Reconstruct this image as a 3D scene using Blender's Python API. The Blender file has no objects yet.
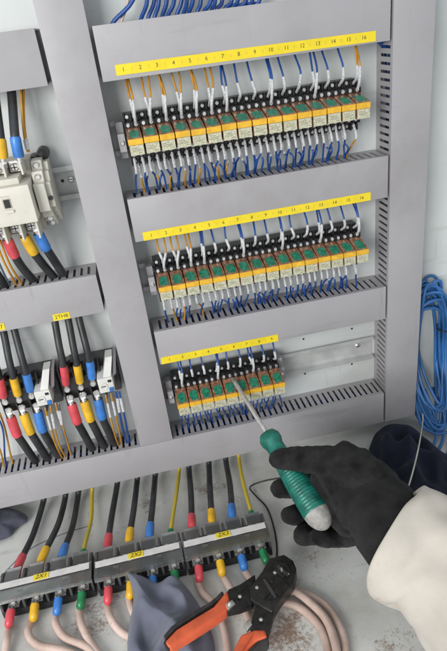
import bpy, bmesh, math, random
from mathutils import Vector, Matrix, noise
random.seed(7)
scene = bpy.context.scene
COL = scene.collection
# ------------------------------------------------------------------ camera
# "panel" coordinates: x right, y up the mounting panel, z out of it (metres, panel face z=0).
# world: X = x, Y = -z, Z = y + FLH  (the cabinet floor is world Z = 0)
FLH = 0.562
CAM = Vector((0, 0, 0.64)); FPX = 573.5; IW, IH = 447, 651
def W(p): return Vector((p[0], -p[2], p[1] + FLH))
def _rot(a, b, c):
    return Matrix.Rotation(a, 3, 'X') @ Matrix.Rotation(b, 3, 'Y') @ Matrix.Rotation(c, 3, 'Z')
RP = _rot(-0.49844976, -0.11420958, -0.19618523)
TOW = Matrix(((1, 0, 0), (0, 0, -1), (0, 1, 0)))
cd = bpy.data.cameras.new('camera'); cam = bpy.data.objects.new('camera', cd); COL.objects.link(cam)
cd.sensor_fit = 'VERTICAL'; cd.sensor_height = 36; cd.sensor_width = 36 * IW / IH
cd.lens = 36 * FPX / IH; cd.clip_start = 0.01; cd.clip_end = 50
cam.matrix_world = Matrix.Translation(W(CAM)) @ (TOW @ RP).to_4x4()
scene.camera = cam
scene.render.resolution_x = 703; scene.render.resolution_y = 1024
# ------------------------------------------------------------------ light
wd = bpy.data.worlds.new('World'); scene.world = wd; wd.use_nodes = True
bg = wd.node_tree.nodes['Background']; bg.inputs[0].default_value = (0.93, 0.97, 1.0, 1); bg.inputs[1].default_value = 0.54
def area(name, p, target, size, power, col):
    l = bpy.data.lights.new(name, 'AREA'); l.shape = 'RECTANGLE'; l.size, l.size_y = size; l.energy = power; l.color = col
    o = bpy.data.objects.new(name, l); COL.objects.link(o); o.location = W(p)
    o.rotation_euler = (W(target) - W(p)).to_track_quat('-Z', 'Y').to_euler(); return o
area('window_light', (-1.0, 0.25, 1.55), (0.0, -0.35, 0), (0.9, 0.9), 32, (1.0, 0.985, 0.96))
area('ceiling_light', (0.1, 1.3, 1.2), (0.05, -0.4, 0), (1.2, 0.6), 3, (0.97, 0.985, 1.0))
vs = scene.view_settings; vs.view_transform = 'Standard'; vs.look = 'None'; vs.exposure = 0; vs.gamma = 1; vs.use_curve_mapping = False
scene.render.engine = 'CYCLES'

# ------------------------------------------------------------------ pixels to places
def P(x, y, z=0.0):                       # photo pixel -> panel-parallel plane at distance z
    d = RP @ Vector((x - 223.5, -(y - 325.5), -FPX)); return CAM + d * ((z - CAM.z) / d.z)
def F(x, y, h=0.0):                       # photo pixel -> plane h above the cabinet floor
    d = RP @ Vector((x - 223.5, -(y - 325.5), -FPX)); return CAM + d * ((h - FLH) / d.y)

# ------------------------------------------------------------------ materials
MATS = {}
def mat(name, col, rough=0.5, metal=0.0, var=0.06, vscale=60, bump=0.0, bscale=400, coat=0.0, sheen=0.0, rvar=0.1, col2=None, spec=0.5):
    m = bpy.data.materials.new(name); m.use_nodes = True; nt = m.node_tree; N = nt.nodes; L = nt.links
    b = N['Principled BSDF']; b.inputs['Metallic'].default_value = metal
    b.inputs['Coat Weight'].default_value = coat; b.inputs['Sheen Weight'].default_value = sheen
    b.inputs['Specular IOR Level'].default_value = spec
    g = N.new('ShaderNodeNewGeometry')
    n = N.new('ShaderNodeTexNoise'); n.inputs['Scale'].default_value = vscale; n.inputs['Detail'].default_value = 5
    L.new(g.outputs['Position'], n.inputs['Vector'])
    r = N.new('ShaderNodeValToRGB'); r.color_ramp.elements[0].position = 0.3; r.color_ramp.elements[1].position = 0.7
    c2 = col2 if col2 else tuple(max(0, c * (1 - 2.2 * var)) for c in col)
    c1 = tuple(min(1, c * (1 + var)) for c in col)
    r.color_ramp.elements[0].color = (*c2, 1); r.color_ramp.elements[1].color = (*c1, 1)
    L.new(n.outputs['Fac'], r.inputs['Fac']); L.new(r.outputs['Color'], b.inputs['Base Color'])
    mr = N.new('ShaderNodeMapRange'); mr.inputs['To Min'].default_value = max(0.03, rough - rvar); mr.inputs['To Max'].default_value = min(1, rough + rvar)
    L.new(n.outputs['Fac'], mr.inputs['Value']); L.new(mr.outputs['Result'], b.inputs['Roughness'])
    if bump:
        n2 = N.new('ShaderNodeTexNoise'); n2.inputs['Scale'].default_value = bscale; n2.inputs['Detail'].default_value = 3
        L.new(g.outputs['Position'], n2.inputs['Vector'])
        bp = N.new('ShaderNodeBump'); bp.inputs['Strength'].default_value = bump; bp.inputs['Distance'].default_value = 0.002
        L.new(n2.outputs['Fac'], bp.inputs['Height']); L.new(bp.outputs['Normal'], b.inputs['Normal'])
    MATS[name] = m; return m
def mix_stain(m, spots, col, dens=0.5, fine=260):
    """brown dirt lying where it was spilt: spots = [(world point, radius, amount)]"""
    nt = m.node_tree; N = nt.nodes; L = nt.links; b = N['Principled BSDF']
    src = b.inputs['Base Color'].links[0].from_socket
    g = N.new('ShaderNodeNewGeometry'); acc = None
    for p, rad, amt in spots:
        vm = N.new('ShaderNodeVectorMath'); vm.operation = 'DISTANCE'; vm.inputs[1].default_value = p; L.new(g.outputs['Position'], vm.inputs[0])
        mp = N.new('ShaderNodeMapRange'); mp.inputs['From Min'].default_value = rad; mp.inputs['From Max'].default_value = 0
        mp.inputs['To Min'].default_value = 0; mp.inputs['To Max'].default_value = amt; L.new(vm.outputs['Value'], mp.inputs['Value'])
        if acc is None: acc = mp.outputs['Result']
        else:
            a = N.new('ShaderNodeMath'); a.operation = 'MAXIMUM'; L.new(acc, a.inputs[0]); L.new(mp.outputs['Result'], a.inputs[1]); acc = a.outputs[0]
    n = N.new('ShaderNodeTexNoise'); n.inputs['Scale'].default_value = fine; n.inputs['Detail'].default_value = 8; n.inputs['Roughness'].default_value = 0.7
    L.new(g.outputs['Position'], n.inputs['Vector'])
    n3 = N.new('ShaderNodeTexNoise'); n3.inputs['Scale'].default_value = 45; n3.inputs['Detail'].default_value = 4; L.new(g.outputs['Position'], n3.inputs['Vector'])
    av = N.new('ShaderNodeMath'); av.operation = 'MULTIPLY_ADD'; av.inputs[1].default_value = 0.9; L.new(n3.outputs['Fac'], av.inputs[0])
    L.new(n.outputs['Fac'], av.inputs[2])
    sm = N.new('ShaderNodeMath'); sm.operation = 'ADD'; L.new(acc, sm.inputs[0]); L.new(av.outputs[0], sm.inputs[1])
    mr = N.new('ShaderNodeMapRange'); mr.inputs['From Min'].default_value = 1.22; mr.inputs['From Max'].default_value = 1.45; mr.inputs['To Max'].default_value = dens
    L.new(sm.outputs[0], mr.inputs['Value'])
    mx = N.new('ShaderNodeMix'); mx.data_type = 'RGBA'; mx.inputs['B'].default_value = (*col, 1)
    L.new(mr.outputs['Result'], mx.inputs['Factor']); L.new(src, mx.inputs['A']); L.new(mx.outputs['Result'], b.inputs['Base Color'])
def fabric(name, col, rough=0.9, weave=900, bump=0.35, var=0.12, vscale=30, sheen=0.2):
    m = mat(name, col, rough, 0, var, vscale, sheen=sheen, spec=0.15); nt = m.node_tree; N = nt.nodes; L = nt.links
    g = N.new('ShaderNodeNewGeometry'); b = N['Principled BSDF']
    n1 = N.new('ShaderNodeTexNoise'); n1.inputs['Scale'].default_value = weave; n1.inputs['Detail'].default_value = 2
    n2 = N.new('ShaderNodeTexNoise'); n2.inputs['Scale'].default_value = weave * 0.08; n2.inputs['Detail'].default_value = 4
    L.new(g.outputs['Position'], n1.inputs['Vector']); L.new(g.outputs['Position'], n2.inputs['Vector'])
    ad = N.new('ShaderNodeMath'); ad.operation = 'MULTIPLY_ADD'; ad.inputs[1].default_value = 2.0
    L.new(n2.outputs['Fac'], ad.inputs[0]); L.new(n1.outputs['Fac'], ad.inputs[2])
    bp = N.new('ShaderNodeBump'); bp.inputs['Strength'].default_value = bump; bp.inputs['Distance'].default_value = 0.0012
    L.new(ad.outputs[0], bp.inputs['Height']); L.new(bp.outputs['Normal'], b.inputs['Normal']); return m

def scuff(m, col, amt, scale=7.0):
    """faint handling marks: stretched streaks and smudges in the paint"""
    nt = m.node_tree; N = nt.nodes; L = nt.links; b = N['Principled BSDF']; src = b.inputs['Base Color'].links[0].from_socket
    g = N.new('ShaderNodeNewGeometry'); acc = None
    for k, (sc, st) in enumerate(((scale, (1, 1, 1)), (scale * 9, (1, 1, 0.12)), (scale * 9, (0.10, 1, 1)))):
        mp = N.new('ShaderNodeMapping'); mp.inputs['Scale'].default_value = st; mp.inputs['Rotation'].default_value = (0.1 * k, 0.25 * k, 0.2); L.new(g.outputs['Position'], mp.inputs['Vector'])
        n = N.new('ShaderNodeTexNoise'); n.inputs['Scale'].default_value = sc; n.inputs['Detail'].default_value = 7; n.inputs['Roughness'].default_value = 0.65; L.new(mp.outputs['Vector'], n.inputs['Vector'])
        mr = N.new('ShaderNodeMapRange'); mr.inputs['From Min'].default_value = 0.50 if k == 0 else 0.60; mr.inputs['From Max'].default_value = 0.70; mr.inputs['To Max'].default_value = amt; L.new(n.outputs['Fac'], mr.inputs['Value'])
        if acc is None: acc = mr.outputs['Result']
        else:
            a = N.new('ShaderNodeMath'); a.operation = 'MAXIMUM'; L.new(acc, a.inputs[0]); L.new(mr.outputs['Result'], a.inputs[1]); acc = a.outputs[0]
    mx = N.new('ShaderNodeMix'); mx.data_type = 'RGBA'; mx.inputs['B'].default_value = (*col, 1)
    L.new(acc, mx.inputs['Factor']); L.new(src, mx.inputs['A']); L.new(mx.outputs['Result'], b.inputs['Base Color'])
mat('plate', (0.63, 0.665, 0.66), 0.42, 0, 0.05, 9, 0.08, 900)
mat('floor', (0.62, 0.63, 0.61), 0.5, 0, 0.07, 16, 0.12, 600)
mat('duct', (0.385, 0.375, 0.392), 0.42, 0, 0.035, 12, 0.03, 900)
scuff(MATS['plate'], (0.42, 0.40, 0.36), 0.35); scuff(MATS['floor'], (0.36, 0.32, 0.27), 0.5, 11); scuff(MATS['duct'], (0.27, 0.255, 0.25), 0.5)
mat('duct_in', (0.40, 0.392, 0.405), 0.5, 0, 0.05, 12)
mat('black_plastic', (0.022, 0.022, 0.024), 0.38, 0, 0.2, 120, 0.05)
mat('dark_plastic', (0.075, 0.075, 0.08), 0.42, 0, 0.2, 80, 0.05)
mat('steel', (0.86, 0.85, 0.83), 0.3, 0.9, 0.12, 300)
mat('zinc', (0.58, 0.59, 0.585), 0.4, 0.35, 0.1, 40)
mat('brown_case', (0.34, 0.165, 0.095), 0.25, 0, 0.3, 220, coat=0.5)
mat('green_flag', (0.025, 0.25, 0.15), 0.35, 0, 0.25, 300, coat=0.3)
mat('clip_yellow', (0.80, 0.46, 0.035), 0.4, 0, 0.1, 150)
mat('pale_label', (0.66, 0.65, 0.50), 0.4, 0, 0.0, 500, col2=(0.36, 0.36, 0.24), coat=0.3)
mat('wire_blue', (0.018, 0.075, 0.30), 0.38, 0, 0.15, 60)
mat('wire_yellow', (0.55, 0.26, 0.025), 0.4, 0, 0.15, 60)
mat('wire_grey', (0.10, 0.14, 0.19), 0.4, 0, 0.15, 60)
mat('wire_black', (0.02, 0.02, 0.022), 0.4, 0, 0.2, 60)
mat('wire_white', (0.62, 0.60, 0.55), 0.4, 0, 0.1, 60)
mat('marker_white', (0.74, 0.75, 0.76), 0.45, 0, 0.0, 700, col2=(0.38, 0.38, 0.40))
mat('cable_black', (0.035, 0.036, 0.04), 0.42, 0, 0.25, 50, 0.03)
mat('sleeve_red', (0.68, 0.075, 0.10), 0.38, 0, 0.15, 70, coat=0.2)
mat('sleeve_yellow', (0.80, 0.46, 0.02), 0.38, 0, 0.12, 70, coat=0.2)
mat('sleeve_blue', (0.045, 0.21, 0.62), 0.38, 0, 0.15, 70, coat=0.2)
mat('sleeve_green', (0.015, 0.22, 0.075), 0.38, 0, 0.15, 70, coat=0.2)
mat('pink_cable', (0.70, 0.545, 0.485), 0.45, 0, 0.0, 35, 0.05, 300, col2=(0.50, 0.365, 0.31))
scuff(MATS['pink_cable'], (0.33, 0.24, 0.19), 0.6, 22)
mat('earth_cable', (0.60, 0.42, 0.03), 0.4, 0, 0.0, 30, col2=(0.45, 0.38, 0.04))
mat('coil_blue', (0.035, 0.15, 0.40), 0.35, 0, 0.2, 30)
mat('cream_plastic', (0.66, 0.64, 0.56), 0.42, 0, 0.05, 40, 0.04)
mat('cream_dark', (0.50, 0.48, 0.41), 0.45, 0, 0.08, 50)
mat('white_plastic', (0.68, 0.68, 0.65), 0.4, 0, 0.05, 60)
mat('dial_blue', (0.03, 0.16, 0.5), 0.35, 0, 0.1, 60)
mat('tape_yellow', (0.84, 0.66, 0.025), 0.42, 0, 0.04, 90)
mat('print', (0.05, 0.045, 0.03), 0.6, 0, 0.1, 200)
mat('faint_print', (0.22, 0.21, 0.13), 0.6, 0, 0.1, 200)
mat('white_strip', (0.70, 0.68, 0.67), 0.5, 0, 0.06, 90)
mat('grip_orange', (0.84, 0.15, 0.06), 0.5, 0, 0.12, 60, 0.1, 500)
mat('tool_black', (0.022, 0.021, 0.021), 0.42, 0.2, 0.25, 120, 0.15, 260)
mat('grip_dark', (0.045, 0.042, 0.043), 0.6, 0, 0.2, 120)
mat('handle_green', (0.008, 0.165, 0.125), 0.38, 0, 0.25, 90, 0.05, 500, coat=0.15)
mat('handle_cap', (0.42, 0.41, 0.39), 0.5, 0, 0.0, 160, 0.1, 300, col2=(0.24, 0.23, 0.215))
mat('crumb', (0.31, 0.20, 0.13), 0.9, 0, 0.4, 300)
fabric('glove_knit', (0.019, 0.019, 0.020), 0.85, 1100, 0.8, 0.35, 60, 0.06)
fabric('cuff_knit', (0.022, 0.022, 0.023), 0.85, 1500, 0.7, 0.25, 50, 0.04)
fabric('cream_cloth', (0.56, 0.525, 0.47), 0.9, 3200, 0.18, 0.06, 18, 0.15)
fabric('rag_cloth', (0.15, 0.162, 0.215), 0.92, 3000, 0.25, 0.12, 30, 0.2)
fabric('navy_cloth', (0.020, 0.024, 0.043), 0.92, 2600, 0.3, 0.2, 30, 0.05)
fabric('glove_cloth', (0.085, 0.09, 0.125), 0.92, 2600, 0.3, 0.15, 30, 0.2)
def clear_plastic(nm, lo, hi):
    m = bpy.data.materials.new(nm); m.use_nodes = True; N = m.node_tree.nodes; L = m.node_tree.links; N.clear()
    o = N.new('ShaderNodeOutputMaterial'); t = N.new('ShaderNodeBsdfTransparent'); t.inputs[0].default_value = (0.90, 0.92, 0.92, 1)
    gl = N.new('ShaderNodeBsdfGlossy'); gl.inputs['Roughness'].default_value = 0.16; gl.inputs[0].default_value = (0.9, 0.9, 0.9, 1)
    df = N.new('ShaderNodeBsdfDiffuse'); df.inputs[0].default_value = (0.6, 0.6, 0.6, 1)
    fr = N.new('ShaderNodeFresnel'); fr.inputs['IOR'].default_value = 1.45
    m1 = N.new('ShaderNodeMixShader'); m2 = N.new('ShaderNodeMixShader')
    n = N.new('ShaderNodeTexNoise'); n.inputs['Scale'].default_value = 90; n.inputs['Detail'].default_value = 4
    mr = N.new('ShaderNodeMapRange'); mr.inputs['To Min'].default_value = lo; mr.inputs['To Max'].default_value = hi; L.new(n.outputs['Fac'], mr.inputs['Value'])
    L.new(mr.outputs['Result'], m1.inputs[0]); L.new(t.outputs[0], m1.inputs[1]); L.new(df.outputs[0], m1.inputs[2])
    L.new(fr.outputs[0], m2.inputs[0]); L.new(m1.outputs[0], m2.inputs[1]); L.new(gl.outputs[0], m2.inputs[2]); L.new(m2.outputs[0], o.inputs[0])
    MATS[nm] = m
clear_plastic('clear', 0.01, 0.10); clear_plastic('hazy', 0.05, 0.16)

# ------------------------------------------------------------------ mesh helpers (all in panel coordinates)
class MB:
    def __init__(s): s.v = []; s.f = []
    def add(s, vs, fs):
        k = len(s.v); s.v += [Vector(v) for v in vs]; s.f += [tuple(i + k for i in f) for f in fs]; return s
    def box(s, x0, x1, y0, y1, z0, z1):
        return s.add([(x0, y0, z0), (x1, y0, z0), (x1, y1, z0), (x0, y1, z0), (x0, y0, z1), (x1, y0, z1), (x1, y1, z1), (x0, y1, z1)],
                     [(3, 2, 1, 0), (4, 5, 6, 7), (0, 1, 5, 4), (1, 2, 6, 5), (2, 3, 7, 6), (3, 0, 4, 7)])
    def prism_x(s, prof, x0, x1):           # prof: (y,z) loop
        n = len(prof)
        a = sum(prof[i][0] * prof[(i + 1) % n][1] - prof[(i + 1) % n][0] * prof[i][1] for i in range(n))
        if a < 0: prof = prof[::-1]
        return s.add([(x0, y, z) for y, z in prof] + [(x1, y, z) for y, z in prof],
                     [tuple(range(n))[::-1], tuple(range(n, 2 * n))] + [(i, (i + 1) % n, n + (i + 1) % n, n + i) for i in range(n)])
    def slab(s, top, down):                 # top: 3D loop; down: offset vector
        n = len(top); d = Vector(down); t = [Vector(p) for p in top]
        nn = Vector((0, 0, 0))
        for i in range(n): nn += t[i].cross(t[(i + 1) % n])
        if nn.dot(d) > 0: t = t[::-1]
        return s.add(t + [p + d for p in t], [tuple(range(n)), tuple(range(n, 2 * n))[::-1]] + [((i + 1) % n, i, n + i, n + (i + 1) % n) for i in range(n)])
    def lathe(s, a, axis, prof, seg=16):    # prof: (distance along axis, radius)
        a = Vector(a); ax = Vector(axis).normalized(); u = ax.orthogonal().normalized(); w = ax.cross(u); vs = []; fs = []
        for d, r in prof:
            for k in range(seg):
                t = 2 * math.pi * k / seg; vs.append(a + ax * d + (u * math.cos(t) + w * math.sin(t)) * r)
        for i in range(len(prof) - 1):
            for k in range(seg):
                k2 = (k + 1) % seg; fs.append((i * seg + k, i * seg + k2, (i + 1) * seg + k2, (i + 1) * seg + k))
        fs.append(tuple(range(seg))[::-1]); b = (len(prof) - 1) * seg; fs.append(tuple(range(b, b + seg)))
        return s.add(vs, fs)
    def cyl(s, a, axis, r, h, seg=12): return s.lathe(a, axis, [(0, r), (h, r)], seg)
    def tube(s, pts, r, seg=8, flat=None):
        n = len(pts); rs = r if isinstance(r, (list, tuple)) else [r] * n
        pts = [Vector(p) for p in pts]; vs = []; fs = []; prev = None
        for i, p in enumerate(pts):
            t = (pts[min(i + 1, n - 1)] - pts[max(i - 1, 0)]).normalized()
            u = t.orthogonal() if prev is None else prev - t * prev.dot(t)
            if u.length < 1e-6: u = t.orthogonal()
            u.normalize(); prev = u; w = t.cross(u)
            for k in range(seg):
                a = 2 * math.pi * k / seg; vs.append(p + (u * math.cos(a) + w * math.sin(a)) * rs[i])
        for i in range(n - 1):
            for k in range(seg):
                k2 = (k + 1) % seg; fs.append((i * seg + k, i * seg + k2, (i + 1) * seg + k2, (i + 1) * seg + k))
        fs.append(tuple(range(seg))[::-1]); b = (n - 1) * seg; fs.append(tuple(range(b, b + seg)))
        return s.add(vs, fs)
    def mesh(s, name, m, origin=(0, 0, 0), bevel=0, smooth=None, segs=2):
        o = Vector(origin); me = bpy.data.meshes.new(name)
        w0 = Vector((o.x, -o.z, o.y))
        me.from_pydata([Vector((v.x, -v.z, v.y)) - w0 for v in s.v], [], s.f)
        if bevel:
            bm = bmesh.new(); bm.from_mesh(me)
            es = [e for e in bm.edges if len(e.link_faces) == 2 and e.calc_face_angle(0) > 0.5]
            bmesh.ops.bevel(bm, geom=es, offset=bevel, segments=segs, affect='EDGES', profile=0.6, clamp_overlap=True)
            bm.to_mesh(me); bm.free()
        if smooth is not None:
            for p in me.polygons: p.use_smooth = True
            if smooth < 3: me.set_sharp_from_angle(angle=smooth)
        me.materials.append(MATS[m]); me.update(); return me
    def build(s, name, m, parent=None, origin=None, **k):
        if origin is None: origin = parent['_o'] if parent is not None and '_o' in parent else ((0, 0, 0) if parent is None else (0, 0, 0))
        me = s.mesh(name, m, origin, **k); return link(name, me, parent, origin)
def link(name, me, parent=None, origin=(0, 0, 0)):
    ob = bpy.data.objects.new(name, me); COL.objects.link(ob)
    if parent is not None: ob.parent = parent
    else: ob.location = W(origin)
    ORIG[ob] = Vector(origin); return ob
ORIG = {}
def part(mb, name, m, parent, **k):            # a child sharing its thing's origin
    me = mb.mesh(name, m, ORIG[parent], **k); ob = bpy.data.objects.new(name, me); COL.objects.link(ob); ob.parent = parent
    ORIG[ob] = ORIG[parent]; return ob
def tag(o, label=None, cat=None, group=None, kind=None):
    if label: o['label'] = label
    if cat: o['category'] = cat
    if group: o['group'] = group
    if kind: o['kind'] = kind
    return o
def empty(name, p, label, cat, group=None):
    o = bpy.data.objects.new(name, None); o.empty_display_size = 0.01; COL.objects.link(o); o.location = W(p); ORIG[o] = Vector(p)
    return tag(o, label, cat, group)
def smooth_path(pts, n=6):
    pts = [Vector(p) for p in pts]
    if len(pts) < 3: return pts
    e = [pts[0] * 2 - pts[1]] + pts + [pts[-1] * 2 - pts[-2]]; out = []
    for i in range(1, len(e) - 2):
        a, b, c, d = e[i - 1:i + 3]
        for k in range(n):
            t = k / n; out.append(0.5 * ((2 * b) + (c - a) * t + (2 * a - 5 * b + 4 * c - d) * t * t + (3 * b - a - 3 * c + d) * t ** 3))
    return out + [pts[-1]]
def text_mesh(txt, size, m, shear=0.0):
    cu = bpy.data.curves.new('print', 'FONT'); cu.body = txt; cu.size = size; cu.align_x = 'CENTER'; cu.align_y = 'CENTER'; cu.extrude = 0.00005; cu.shear = shear; cu.resolution_u = 2
    o = bpy.data.objects.new('print', cu); COL.objects.link(o); dg = bpy.context.evaluated_depsgraph_get()
    me = bpy.data.meshes.new_from_object(o.evaluated_get(dg)); bpy.data.objects.remove(o); bpy.data.curves.remove(cu)
    me.name = 'printed_text'; me.materials.clear(); me.materials.append(MATS[m]); return me
def put_text(txt, size, p, parent, tilt=0.0, rot=0.0, shear=0.0, m='print'):
    """flat print lying on a face: p panel point, face normal tilted back from +z by tilt about x"""
    me = text_mesh(txt, size, m, shear)
    rt = TOW @ Matrix.Rotation(tilt, 3, 'X') @ Matrix.Rotation(rot, 3, 'Z')
    me.transform(rt.to_4x4()); ob = bpy.data.objects.new('printed_text', me); COL.objects.link(ob); ob.parent = parent
    d = Vector(p) - ORIG[parent]; ob.location = (d.x, -d.z, d.y); return ob
ORD = ['first', 'second', 'third', 'fourth', 'fifth', 'sixth', 'seventh', 'eighth', 'ninth', 'tenth', 'eleventh', 'twelfth', 'thirteenth', 'fourteenth', 'fifteenth', 'sixteenth']

# ------------------------------------------------------------------ setting: panel and floor
b = MB().box(-0.62, 0.75, -FLH, 0.55, -0.004, 0.0)
panel = tag(b.build('mounting_panel', 'plate', None, (0, 0, 0)), kind='structure')
b = MB().box(-0.62, 0.75, -FLH - 0.004, -FLH, 0.0, 0.41)
floor = tag(b.build('floor', 'floor', None, (0, -FLH, 0)), kind='structure')
holes = [(303.4, 339), (351.8, 328.6), (305, 373.7), (351.8, 364)]
for hx, hy in holes:
    p = P(hx, hy, 0); part(MB().cyl((p.x, p.y, -0.001), (0, 0, 1), 0.0014, 0.0013, 10), 'screw_hole', 'black_plastic', panel)
WS = lambda x, y: tuple(W(F(x, y)))
mix_stain(MATS['floor'], [(WS(95, 622), 0.045, 0.46), (WS(112, 594), 0.035, 0.40), (WS(140, 628), 0.03, 0.35), (WS(60, 628), 0.03, 0.25), (WS(190, 615), 0.05, 0.34), (WS(288, 632), 0.055, 0.55), (WS(286, 574), 0.03, 0.45), (WS(205, 488), 0.075, 0.34), (WS(240, 500), 0.05, 0.26), (WS(100, 510), 0.05, 0.22),
                          (WS(395, 640), 0.05, 0.34), (WS(318, 562), 0.06, 0.27), (WS(150, 500), 0.07, 0.28), (WS(250, 610), 0.04, 0.3)], (0.21, 0.12, 0.075), 0.85)
mix_stain(MATS['plate'], [(tuple(W(P(60, 385))), 0.03, 0.05)], (0.3, 0.27, 0.22), 0.3)

# ------------------------------------------------------------------ wiring ducts
DH = 0.040
def slot_wall(mb, along, a0, a1, at, th, pitch=0.0080, slot=0.0030, skip=()):
    """a wall of the trunking with closed slots; along 'x' or 'y'; wall sits between at and at+th"""
    def bx(s0, s1, z0, z1):
        if s1 - s0 < 1e-5: return
        if along == 'x': mb.box(s0, s1, min(at, at + th), max(at, at + th), z0, z1)
        else: mb.box(min(at, at + th), max(at, at + th), s0, s1, z0, z1)
    bx(a0, a1, 0.0002, 0.008); bx(a0, a1, 0.0335, 0.0372)
    n = int((a1 - a0 - 0.003) / pitch); off = (a1 - a0 - n * pitch) / 2; s = a0
    for i in range(n):
        c = a0 + off + (i + 0.5) * pitch
        bx(s, c - slot / 2, 0.008, 0.0335); s = c + slot / 2
    bx(s, a1, 0.008, 0.0335)
def duct(x0, x1, y0, y1, along, label, bev=0.0009):
    root = empty('wire_duct', ((x0 + x1) / 2, (y0 + y1) / 2, 0), label, 'wire duct', 'grey slotted wiring ducts on the panel')
    part(MB().box(x0 + 0.0008, x1 - 0.0008, y0 + 0.0008, y1 - 0.0008, 0.0002, 0.0018), 'base', 'duct_in', root)
    for k in (0, 1):
        mb = MB()
        if along == 'x': slot_wall(mb, 'x', x0, x1, y1 - 0.0006 if k else y0 + 0.0006, -0.0016 if k else 0.0016)
        else: slot_wall(mb, 'y', y0, y1, x1 - 0.0006 if k else x0 + 0.0006, -0.0016 if k else 0.0016)
        part(mb, 'slotted_side', 'duct', root)
    c = MB().box(x0, x1, y0, y1, DH - 0.0022, DH)
    if along == 'x': c.box(x0, x1, y0, y0 + 0.0005, DH - 0.0055, DH - 0.0022).box(x0, x1, y1 - 0.0005, y1, DH - 0.0055, DH - 0.0022)
    else: c.box(x0, x0 + 0.0005, y0, y1, DH - 0.0055, DH - 0.0022).box(x1 - 0.0005, x1, y0, y1, DH - 0.0055, DH - 0.0022)
    root['_c'] = 1
    cov = part(c, 'cover', 'duct', root, bevel=bev, smooth=0.6); return root, cov
D1, D1c = duct(-0.0045, 0.2845, -0.0437, 0.0038, 'x', 'grey horizontal duct with numbered strip, blue wires entering its upper side')
D2, D2c = duct(-0.0045, 0.2850, -0.2050, -0.1580, 'x', 'grey horizontal duct with numbered strip between the two sixteen-relay rows')
D3, D3c = duct(-0.0045, 0.2850, -0.3626, -0.3176, 'x', 'grey horizontal duct with short numbered strip above the nine-relay row')
D4, D4c = duct(-0.43, 0.2850, -0.5283, -0.4786, 'x', 'long grey horizontal duct just above the cabinet floor and terminal blocks')
DL, DLc = duct(-0.0507, -0.0080, -0.4780, 0.30, 'y', 'wide grey upright duct between the contactor and the relay rows')
DR, DRc = duct(0.2876, 0.3323, -0.5283, 0.30, 'y', 'wide grey upright duct beside the coil of blue cable')
DT, DTc = duct(-0.43, -0.0552, -0.0398, 0.0085, 'x', 'grey horizontal duct directly above the cream contactor')
DM, DMc = duct(-0.43, -0.0540, -0.2795, -0.2333, 'x', 'grey horizontal duct between the contactor and the overload relays')

def strip(cov, x0, x1, ya, yb, n, pitch, xs):
    """yellow numbered tape stuck on a duct cover; ya/yb = y of its middle at each end"""
    hh = 0.0047; z0, z1 = DH + 0.0001, DH + 0.0005
    mb = MB().add([(x0, ya - hh, z0), (x1, yb - hh, z0), (x1, yb + hh, z0), (x0, ya + hh, z0), (x0, ya - hh, z1), (x1, yb - hh, z1), (x1, yb + hh, z1), (x0, ya + hh, z1)],
                  [(3, 2, 1, 0), (4, 5, 6, 7), (0, 1, 5, 4), (1, 2, 6, 5), (2, 3, 7, 6), (3, 0, 4, 7)])
    s = part(mb, 'marker_strip', 'tape_yellow', cov)
    s['label'] = 'yellow tape strip printed with numbers 1 to %d' % n
    for i in range(n):
        x = xs + i * pitch; y = ya + (yb - ya) * (x - x0) / (x1 - x0)
        o = put_text(str(i + 1), 0.0052, (x, y, z1 + 0.00008), cov, rot=random.uniform(-0.05, 0.05)); o.name = 'printed_number'
        o.parent = s
    for i in range(n - 1):
        x = xs + (i + 0.5) * pitch; y = ya + (yb - ya) * (x - x0) / (x1 - x0)
        part(MB().box(x - 0.0001, x + 0.0001, y - 0.0014, y + 0.0014, z1, z1 + 0.00006), 'tick_mark', 'faint_print', s)
    return s
strip(D1c, 0.0092, 0.2690, -0.0352, -0.0377, 16, 0.0160, 0.0165)
strip(D2c, 0.0045, 0.2643, -0.2002, -0.2000, 16, 0.0160, 0.0135)
strip(D3c, -0.0025, 0.1438, -0.3578, -0.3582, 9, 0.0160, 0.0075)
def small_tag(cov, cx, cy, w, h, txt, size):
    s = part(MB().box(cx - w / 2, cx + w / 2, cy - h / 2, cy + h / 2, DH + 0.0001, DH + 0.0005), 'name_tag', 'tape_yellow', cov); s['label'] = 'small yellow tag with printed code'
    o = put_text(txt, size, (cx, cy, DH + 0.0006), cov); o.parent = s
pt = P(61.5, 316.3, DH); small_tag(DMc, pt.x, pt.y, 0.0185, 0.0078, '2TH8', 0.0064)
pt = P(-3, 327.5, DH); small_tag(DMc, pt.x - 0.001, pt.y, 0.0185, 0.0078, '2TH7', 0.0064)

def bundle(along, a0, a1, at, label, n=7, sd=0):
    rr = random.Random(sd); mid = (a0 + a1) / 2
    e = empty('wire_bundle', (mid, at, 0.004) if along == 'x' else (at, mid, 0.004), label, 'wires', 'wires bunched inside the ducts')
    for k in range(n):
        off = rr.uniform(-0.0035, 0.0035); z0 = 0.006 + 0.0042 * k; pts = []; N_ = 14
        for i in range(N_ + 1):
            s_ = a0 + (a1 - a0) * i / N_; o_ = at + off + rr.uniform(-0.0025, 0.0025); z = z0 + rr.uniform(-0.002, 0.002)
            pts.append((s_, o_, z) if along == 'x' else (o_, s_, z))
        part(MB().tube(smooth_path(pts, 3), 0.0018, 6), 'strand', 'wire_blue' if k % 4 else 'wire_black', e, smooth=1.2)
bundle('y', -0.515, 0.20, 0.2990, 'blue and black wires bunched inside the upright duct by the coil', 7, 1)
bundle('x', 0.0, 0.280, -0.1690, 'blue and black wires bunched inside the duct between the sixteen-relay rows', 7, 2)
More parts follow.
